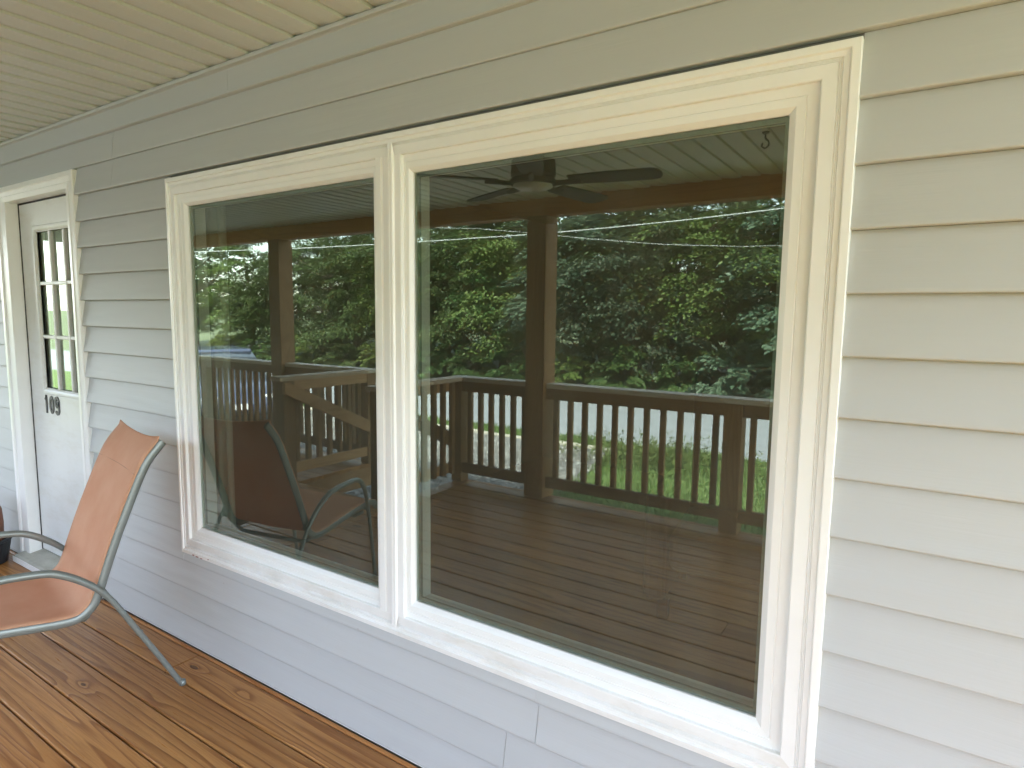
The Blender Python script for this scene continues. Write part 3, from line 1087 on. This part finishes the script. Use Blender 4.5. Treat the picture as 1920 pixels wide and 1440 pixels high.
add_tube(b, [cp(p.x+.0195-.010*4*u*(1-u), p.z+.006, -.004+(CW+.008)*u) for u in [i/10 for i in range(11)]], .0009, 5)
obj('hem_seam', b, m_plain('seam_thread', (0.50, 0.23, 0.12), 0.8), chair)

# ================================================================== CEILING FAN
fan = empty('ceiling_fan', (-1.80, -1.42, 2.40))
tag(fan, 'dark five bladed ceiling fan with round white lamp under the porch ceiling', 'ceiling fan')
b = bmesh.new()
add_lathe(b, [(0, 0), (.080, 0), (.080, -.05), (.055, -.075), (.055, -.09), (.115, -.105), (.120, -.18), (.10, -.195), (0, -.195)])
obj('motor_housing', b, DARKM, fan, smooth=False)
b = bmesh.new()
add_lathe(b, [(0, -.196), (.115, -.196), (.128, -.208), (.126, -.224), (.112, -.230), (.112, -.222), (0, -.222)])
obj('lamp_ring', b, DARKM, fan)
b = bmesh.new()
add_lathe(b, [(.109, -.223), (.106, -.236), (.08, -.248), (.03, -.254), (0, -.255)])
obj('lamp_glass', b, FROST, fan, smooth=True)
for k in range(5):
    a = rad(-11+72*k)
    R = Matrix.Rotation(a, 4, 'Z') @ Matrix.Rotation(rad(9), 4, 'X')
    b = bmesh.new()
    out = [(.20, -.055), (.40, -.068), (.62, -.070), (.655, -.055), (.67, -.02), (.67, .02), (.655, .055), (.62, .070), (.40, .068), (.20, .055)]
    lo = [b.verts.new(R @ Vector((x, y, -.004))) for x, y in out]
    hi = [b.verts.new(R @ Vector((x, y, .004))) for x, y in out]
    b.faces.new(hi)
    b.faces.new(lo[::-1])
    for i in range(len(out)):
        j = (i+1) % len(out)
        b.faces.new((lo[i], lo[j], hi[j], hi[i]))
    o = obj('blade', b, BLADE, fan)
    o.location.z = -.212
    b = bmesh.new()
    add_tube(b, [R @ Vector((.10, 0, -.012)), R @ Vector((.17, 0, -.012)), R @ Vector((.26, 0, -.010))], .016, 8, .45)
    o = obj('blade_arm', b, DARKM, fan)
    o.location.z = -.212
# hook in the ceiling
hk = empty('ceiling_hook', (-0.74, -1.87, 2.40))
tag(hk, 'small dark ceiling hook mirrored at the upper right corner of the larger pane', 'hook')
b = bmesh.new()
add_tube(b, catmull([(0, 0, .004), (0, 0, -.03), (.014, 0, -.045), (.016, 0, -.066), (0, 0, -.078), (-.016, 0, -.066), (-.012, 0, -.052)], 5), .0042, 8)
obj('hook_wire', b, DARKM, hk, smooth=True)
b = bmesh.new()
add_lathe(b, [(0, 0), (.018, 0), (.016, -.008), (0, -.010)])
obj('base', b, DARKM, hk)

# ================================================================== POTS BESIDE THE DOOR
tb = empty('black_tub', (-4.555, -0.190, 0))
tag(tb, 'black plastic tub on the deck left of the door casing', 'tub')
b = bmesh.new()
add_lathe(b, [(0, 0.001), (.112, 0.001), (.135, .13), (.142, .135), (.142, .148), (.130, .148), (.118, .10), (.105, .012), (0, .012)])
obj('body', b, BLACKT, tb, smooth=False)
pt = empty('clay_jar', (-4.555, -0.190, 0.0125))
tag(pt, 'brown clay jar standing inside the black tub by the door', 'jar')
b = bmesh.new()
add_lathe(b, [(0, 0.0), (.085, 0), (.098, .08), (.104, .22), (.100, .30), (.085, .345), (.066, .362), (.066, .384), (.078, .388), (.078, .396), (.058, .396), (.055, .36), (0, .36)], n=32)
obj('body', b, TERRA, pt, smooth=True)

# ================================================================== BEYOND THE PORCH
def cable(name, pts, r, lab):
    b = bmesh.new()
    add_tube(b, catmull(pts, 6), r, 6)
    o_ = obj(name, b, WIRE, smooth=True)
    tag(o_, lab, 'cable', 'overhead cables along the road')
cable('overhead_cable', [(-60, -9, 4.6), (-30, -9, 3.7), (-17.9, -9, 3.23), (-9.4, -9, 3.05), (-2, -9, 3.16), (12, -9, 4.0), (40, -9, 5.6)], .0085, 'pale overhead cable sagging low along the near side of the road')
cable('overhead_cable', [(-60, -9.4, 5.0), (-30, -9.4, 4.1), (-17.9, -9.4, 3.5), (-9.4, -9.4, 3.40), (-1, -9.4, 2.62), (12, -9.4, 3.6), (40, -9.4, 5.4)], .0035, 'thin upper overhead cable just behind the pale one')

# ---------------------------------------------------------------- parked car
CARP = NT('dark_blue_car_paint')
CARP.fin((0.035, 0.045, 0.085), 0.22, 0.6)
CARP.p.inputs['Coat Weight'].default_value = 0.6
CARP = CARP.m
CGL = m_plain('car_glass', (0.02, 0.025, 0.03), 0.06, 0.0, 0.8, 0.02)
TYRE = m_plain('tyre_rubber', (0.02, 0.02, 0.02), 0.85)
RIM = m_plain('alloy_rim', (0.45, 0.45, 0.46), 0.3, 0.8)
LAMP = m_plain('headlamp_cover', (0.65, 0.66, 0.68), 0.12)
car = empty('parked_car', (-12.7, -6.35, GZ), rad(22))
tag(car, 'dark blue car parked on the gravel beyond the left railing', 'car')
# body: stations along x, half outline (y,z)
sta = [(-2.18, .62, .40, .62), (-2.10, .78, .26, .78), (-1.75, .86, .20, .88), (-1.0, .90, .20, .95), (0.0, .91, .20, .95), (0.9, .90, .20, .93), (1.55, .86, .20, .84), (2.0, .78, .24, .72), (2.16, .60, .34, .58)]
b = bmesh.new()
rings = []
for x, hw, zl, zh in sta:
    ring = []
    for y_, z_ in ((-hw*.92, zl), (-hw, zl+.12), (-hw, zl+(zh-zl)*.6), (-hw*.93, zh-.03), (-hw*.7, zh), (0, zh+.02), (hw*.7, zh), (hw*.93, zh-.03), (hw, zl+(zh-zl)*.6), (hw, zl+.12), (hw*.92, zl)):
        ring.append(b.verts.new((x, y_, z_)))
    rings.append(ring)
for a_, c_ in zip(rings, rings[1:]):
    for i in range(11):
        j = (i+1) % 11
        b.faces.new((a_[i], a_[j], c_[j], c_[i]))
b.faces.new(rings[0])
b.faces.new(rings[-1][::-1])
o = obj('body', b, CARP, car, smooth=True)
sb = o.modifiers.new('sub', 'SUBSURF')
sb.levels = sb.render_levels = 2
cabin = [(-1.95, .66, .86), (-1.45, .60, 1.32), (-.6, .62, 1.43), (.2, .60, 1.40), (.62, .59, 1.30), (1.25, .70, .88)]
b = bmesh.new()
rings = []
for x, hw, z_ in cabin:
    rings.append([b.verts.new((x, -max(hw, .78 if z_ > 1 else hw), .86)), b.verts.new((x, -hw, z_)), b.verts.new((x, 0, z_+.025)), b.verts.new((x, hw, z_)), b.verts.new((x, max(hw, .78 if z_ > 1 else hw), .86))])
for a_, c_ in zip(rings, rings[1:]):
    for i in range(4):
        b.faces.new((a_[i], a_[i+1], c_[i+1], c_[i]))
b.faces.new(rings[0])
b.faces.new(rings[-1][::-1])
obj('cabin', b, CGL, car, bevel=.03, seg=3)
b = bmesh.new()
for x0, x1, hw, za_, zb2 in ((-1.42, .30, .585, 1.36, 1.455),):
    add_box(b, x0, x1, -hw, hw, za_, zb2)
obj('roof', b, CARP, car, bevel=.06, seg=3)
for sx in (-1.35, 1.35):
    for sy in (-.86, .86):
        w_ = empty('wheel')
        w_.parent = car
        w_.location = (sx, sy, .32)
        w_.rotation_euler = (PI/2, 0, 0)
        b = bmesh.new()
        add_lathe(b, [(.20, -.10), (.30, -.105), (.32, -.08), (.32, .08), (.30, .105), (.20, .10), (.20, -.10)], n=24)
        obj('tyre', b, TYRE, w_, smooth=True)
        b = bmesh.new()
        add_lathe(b, [(0, -.06), (.205, -.085), (.205, .085), (0, .06)], n=20)
        obj('rim', b, RIM, w_)
for sy in (-1, 1):
    obj('headlight', box(2.00, 2.09, sy*.56-.15, sy*.56+.15, .55, .67), LAMP, car, bevel=.025)
    obj('side_mirror', box(.72, .84, sy*.98-.09, sy*.98+.09, .92, 1.04), CARP, car, bevel=.03)
obj('number_plate', box(2.165, 2.175, -.16, .16, .42, .53), LAMP, car)

# ---------------------------------------------------------------- trees
def add_leaf(V, F, c, d, up, L, W):
    """a folded leaf of two quads around its midrib"""
    s = d.cross(up)
    if s.length < 1e-4:
        s = Vector((1, 0, 0))
    s.normalize()
    nrm = s.cross(d)
    i = len(V)
    tip = c+d*L
    mid = c+d*L*.5
    V += [tuple(c), tuple(mid+s*W+nrm*W*.35), tuple(tip), tuple(mid-s*W+nrm*W*.35)]
    F += [(i, i+1, i+2), (i, i+2, i+3)]

def crown_mesh(name, seed, sprays, leaves, rx, rz, zc_, leaf, mat, droop=0.35, low=0.0):
    rng = random.Random(seed)
    V, F = [], []
    tips = []
    for k_ in range(sprays):
        for _ in range(50):
            p = Vector((rng.uniform(-1, 1), rng.uniform(-1, 1), rng.uniform(-1, 1)))
            if .25 < p.length < 1:
                break
        # lobed outline
        an = math.atan2(p.y, p.x)
        lob = 1+.18*math.sin(3*an+seed)+.14*math.sin(5*p.z+2*an+seed*2)
        c = Vector((p.x*rx*lob, p.y*rx*lob, zc_+p.z*rz*lob))
        if c.z < low:
            c.z = low+rng.uniform(0, .8)
        outd = Vector((p.x, p.y, p.z*.4)).normalized()
        sz = rng.uniform(.35, .75)*min(rx, rz)*.42
        tips.append(c)
        layer = rng.uniform(.25, .5)
        for _ in range(leaves):
            # a spray: flattish plate of leaves that droops outwards
            a = rng.uniform(0, 2*PI)
            rr2 = sz*math.sqrt(rng.random())
            q = Vector((rr2*math.cos(a), rr2*math.sin(a), 0))
            q.z = -droop*(q.dot(Vector((outd.x, outd.y, 0))))-.5*rr2*rr2/sz+rng.gauss(0, .16)*sz*layer*2
            d = (Vector((q.x, q.y, -.25*rng.random()-.1))+outd*.4+Vector((rng.gauss(0, .4), rng.gauss(0, .4), rng.gauss(0, .3)))*sz).normalized()
            up = Vector((rng.gauss(0, .45), rng.gauss(0, .45), 1)).normalized()
            add_leaf(V, F, c+q, d, up, leaf*rng.uniform(.7, 1.35), leaf*rng.uniform(.22, .36))
    me = bpy.data.meshes.new(name)
    me.from_pydata(V, [], F)
    me.materials.append(mat)
    return me, tips

def trunk_mesh(name, seed, tips, h, r, bend=.35):
    rng = random.Random(seed)
    b = bmesh.new()
    path = [Vector((0, 0, -.1))]
    for k_ in range(1, 8):
        f = k_/7
        path.append(Vector((bend*math.sin(f*2.2+seed)*f, bend*math.cos(f*1.7+seed*2)*f-bend*f*.5, h*f)))
    add_tube(b, path, r, 9, radii=[r*(1.25-f/7*1.0) if f else r*1.5 for f in range(8)])
    for tpt in rng.sample(tips, min(len(tips), 16)):
        k_ = max(1, min(6, int(7*max(.15, min(.85, (tpt.z-1.2)/h)))))
        a = path[k_]
        m_ = a.lerp(tpt, .5)+Vector((0, 0, -.2))
        add_tube(b, [a, m_, tpt], .05, 5, radii=[r*.35, r*.2, r*.06])
    me = bpy.data.meshes.new(name)
    bmesh.ops.recalc_face_normals(b, faces=b.faces)
    b.to_mesh(me)
    b.free()
    me.materials.append(BARK)
    return me

KINDS = []
for nm, seed, spr, lv, rx, rz, zc_, lf, mt, low, h, r in (
        ('dark broadleaf', 1, 170, 170, 2.4, 3.2, 4.0, .125, LEAF_D, .9, 6.6, .15),
        ('yellow green broadleaf', 2, 165, 170, 2.2, 3.1, 4.1, .115, LEAF_M, .8, 6.6, .13),
        ('grey green broadleaf', 3, 150, 120, 2.3, 3.0, 3.9, .165, LEAF_B, .6, 6.2, .14),
        ('tall dark', 4, 165, 170, 2.5, 3.7, 5.2, .13, LEAF_D, 1.6, 8.0, .17)):
    cm, tips = crown_mesh('crown', seed, spr, lv, rx, rz, zc_, lf, mt, low=low)
    tm = trunk_mesh('trunk', seed, tips, h, r)
    KINDS.append((nm, cm, tm))
def tree(kind, x, y, s, rz, label, group='trees along the far side of the road'):
    nm, cm, tm = KINDS[kind]
    t_ = empty('tree', (x, y, gh(x, y)), rz)
    t_.scale = (s, s, s*random.uniform(.94, 1.06)*(.86 if y > -18.5 else (.68 if kind == 3 else .80)))
    tag(t_, label, 'tree', group)
    share('trunk', tm, t_)
    share('crown', cm, t_)
TREES = [  # kind, x, y
    (1, -27.0, -16.8, .86), (0, -23.6, -15.9, .90), (3, -20.9, -17.2, .90), (0, -18.6, -15.6, .95), (1, -16.4, -16.4, 1.0), (0, -14.2, -15.7, .98),
    (0, -12.2, -16.6, 1.02), (1, -10.7, -15.6, 1.0), (2, -8.3, -15.3, .98), (0, -6.3, -15.9, 1.05), (2, -6.9, -14.9, .80), (1, -4.1, -15.6, 1.05), (2, -2.2, -15.2, .95), (0, 0.2, -16.0, 1.08),
    (3, -30.5, -16.0, 1.0), (0, -34.0, -17.5, 1.0), (3, -25.0, -20.5, 1.0), (0, -21.5, -21.5, 1.05), (3, -17.5, -20.8, 1.05), (1, -13.8, -20.4, 1.1), (3, -10.0, -20.6, 1.08), (0, -7.4, -19.6, 1.1), (3, -3.6, -20.2, 1.15), (1, -.6, -19.8, 1.2),
    (0, 3.4, -17.0, 1.05), (3, 6.8, -17.2, 1.1), (1, 10.6, -17.8, 1.1), (0, 14.6, -18.3, 1.15), (1, 19.5, -18.0, 1.15), (0, 25.0, -18.0, 1.2)]
SPOT = ['far left end of the tree row', 'left of the left railing post', 'just behind the left row', 'behind the left porch post', 'between the left post and the stairs', 'behind the stair opening',
        'straight beyond the steps', 'left of the middle post', 'beside the middle post', 'right of the middle post', 'low in front, right of the middle post', 'centre of the right pane', 'right edge of the right pane', 'past the right end of the pane']
for i, (k, x, y, s) in enumerate(TREES):
    where = (SPOT+['past the left end of the row', 'last on the far left side of the road', 'behind the far left trees', 'behind the left post in the second row', 'second row behind the stairs', 'second row left of the middle post',
             'second row behind the middle post', 'second row right of the middle post', 'second row at the centre of the right pane', 'second row at the right edge of the pane', 'along the road right of the window view', 'two crowns right of the window view',
             'three crowns right of the window view', 'four crowns right of the window view', 'nearer the road at the far right', 'last on the far right side of the road'])[i]
    nm = KINDS[k][0]
    tree(k, x, y, s, random.uniform(0, 6.28), '%s tree %s' % (nm, where))

# bushes along the far verge
cm, tips = crown_mesh('foliage', 9, 60, 70, .95, .75, .75, .13, LEAF_M, low=.08)
cm2, _ = crown_mesh('foliage', 10, 60, 60, .9, .7, .7, .17, LEAF_B, low=.08)
cm3, _ = crown_mesh('foliage', 12, 60, 70, 1.0, .8, .75, .14, LEAF_D, low=.08)
def stems(seed):
    b_ = bmesh.new()
    rng = random.Random(seed)
    for _ in range(7):
        a = rng.uniform(0, 6.28)
        r_ = rng.uniform(.3, .7)
        add_tube(b_, [(0.05*math.cos(a), .05*math.sin(a), -.05), (.4*r_*math.cos(a), .4*r_*math.sin(a), .5), (r_*math.cos(a), r_*math.sin(a), 1.0)], .014, 5)
    me = bpy.data.meshes.new('stems')
    b_.to_mesh(me)
    b_.free()
    me.materials.append(BARK)
    return me
stm = stems(4)
BUSH = [(-25.5, -14.9, 0, 1.0), (-23.0, -14.8, 2, .9), (-20.6, -14.9, 0, 1.1), (-18.4, -14.7, 2, 1.0), (-16.2, -14.8, 0, .9), (-14.2, -14.7, 2, 1.1), (-12.3, -14.8, 2, 1.0), (-10.4, -14.6, 2, 1.0),
        (-8.7, -14.7, 0, .9), (-6.9, -14.6, 2, 1.1), (-5.3, -14.8, 2, 1.0), (-3.9, -14.5, 1, 1.1), (-2.5, -14.6, 1, 1.0), (-1.0, -14.6, 2, 1.1), (.8, -14.7, 0, 1.1)]
BW = ['at the far left', 'dark, second from the left', 'third from the left', 'dark, under the left trees', 'behind the left post', 'dark, left of the steps', 'dark, straight beyond the steps', 'dark, left of the middle post', 'small, beside the middle post',
      'dark, right of the middle post', 'dark, near the centre of the right pane', 'grey green, right half of the right pane', 'grey green, right edge of the right pane', 'dark, just out of the pane on the right', 'last on the right']
for i, (x, y, k, s) in enumerate(BUSH):
    t = empty('bush', (x, y, gh(x, y)), random.uniform(0, 6.28))
    t.scale = (s, s, s)
    tag(t, 'roadside bush across the road, %s' % BW[i], 'bush', 'bushes along the far verge')
    share('foliage', (cm, cm2, cm3)[k], t)
    share('stems', stm, t)
# tall weeds at the lawn corner by the road
rng = random.Random(8)
V, F = [], []
for _ in range(420):
    x, y = rng.gauss(-3.3, .75), rng.gauss(-7.6, .45)
    h = rng.uniform(.12, .42)
    for q in range(7):
        a = rng.uniform(0, 6.28)
        f = rng.uniform(.25, 1)
        add_leaf(V, F, Vector((x, y, GZ+h*f)), Vector((math.cos(a), math.sin(a), .7)).normalized(), Vector((rng.gauss(0, .3), rng.gauss(0, .3), 1)).normalized(), .085, .010)
me = bpy.data.meshes.new('weeds')
me.from_pydata(V, [], F)
me.materials.append(LEAF_M)
o = link(bpy.data.objects.new('weeds', me))
o['kind'] = 'stuff'
# loose stones of the drive
rng = random.Random(2)
V, F = [], []
for _ in range(5200):
    x, y = rng.uniform(-11, -3.9), rng.uniform(-8.05, -3.1)
    r = rng.uniform(.012, .034)
    i = len(V)
    a = rng.uniform(0, 6.28)
    for q in range(4):
        V.append((x+r*math.cos(a+q*1.57)*rng.uniform(.7, 1.2), y+r*math.sin(a+q*1.57)*rng.uniform(.7, 1.2), GZ-.01))
    V.append((x+rng.uniform(-.3, .3)*r, y+rng.uniform(-.3, .3)*r, GZ+r*rng.uniform(.4, .9)))
    F += [(i, i+1, i+4), (i+1, i+2, i+4), (i+2, i+3, i+4), (i+3, i, i+4)]
me = bpy.data.meshes.new('gravel_stones')
me.from_pydata(V, [], F)
t = NT('loose_stone')
g = t.add('NewGeometry')
t.fin(t.ramp(g.outputs['Random Per Island'], [(0, (.05, .047, .044)), (.5, (.13, .13, .127)), (1, (.30, .30, .29))]), .9)
me.materials.append(t.m)
o = link(bpy.data.objects.new('gravel_stones', me))
o['kind'] = 'stuff'
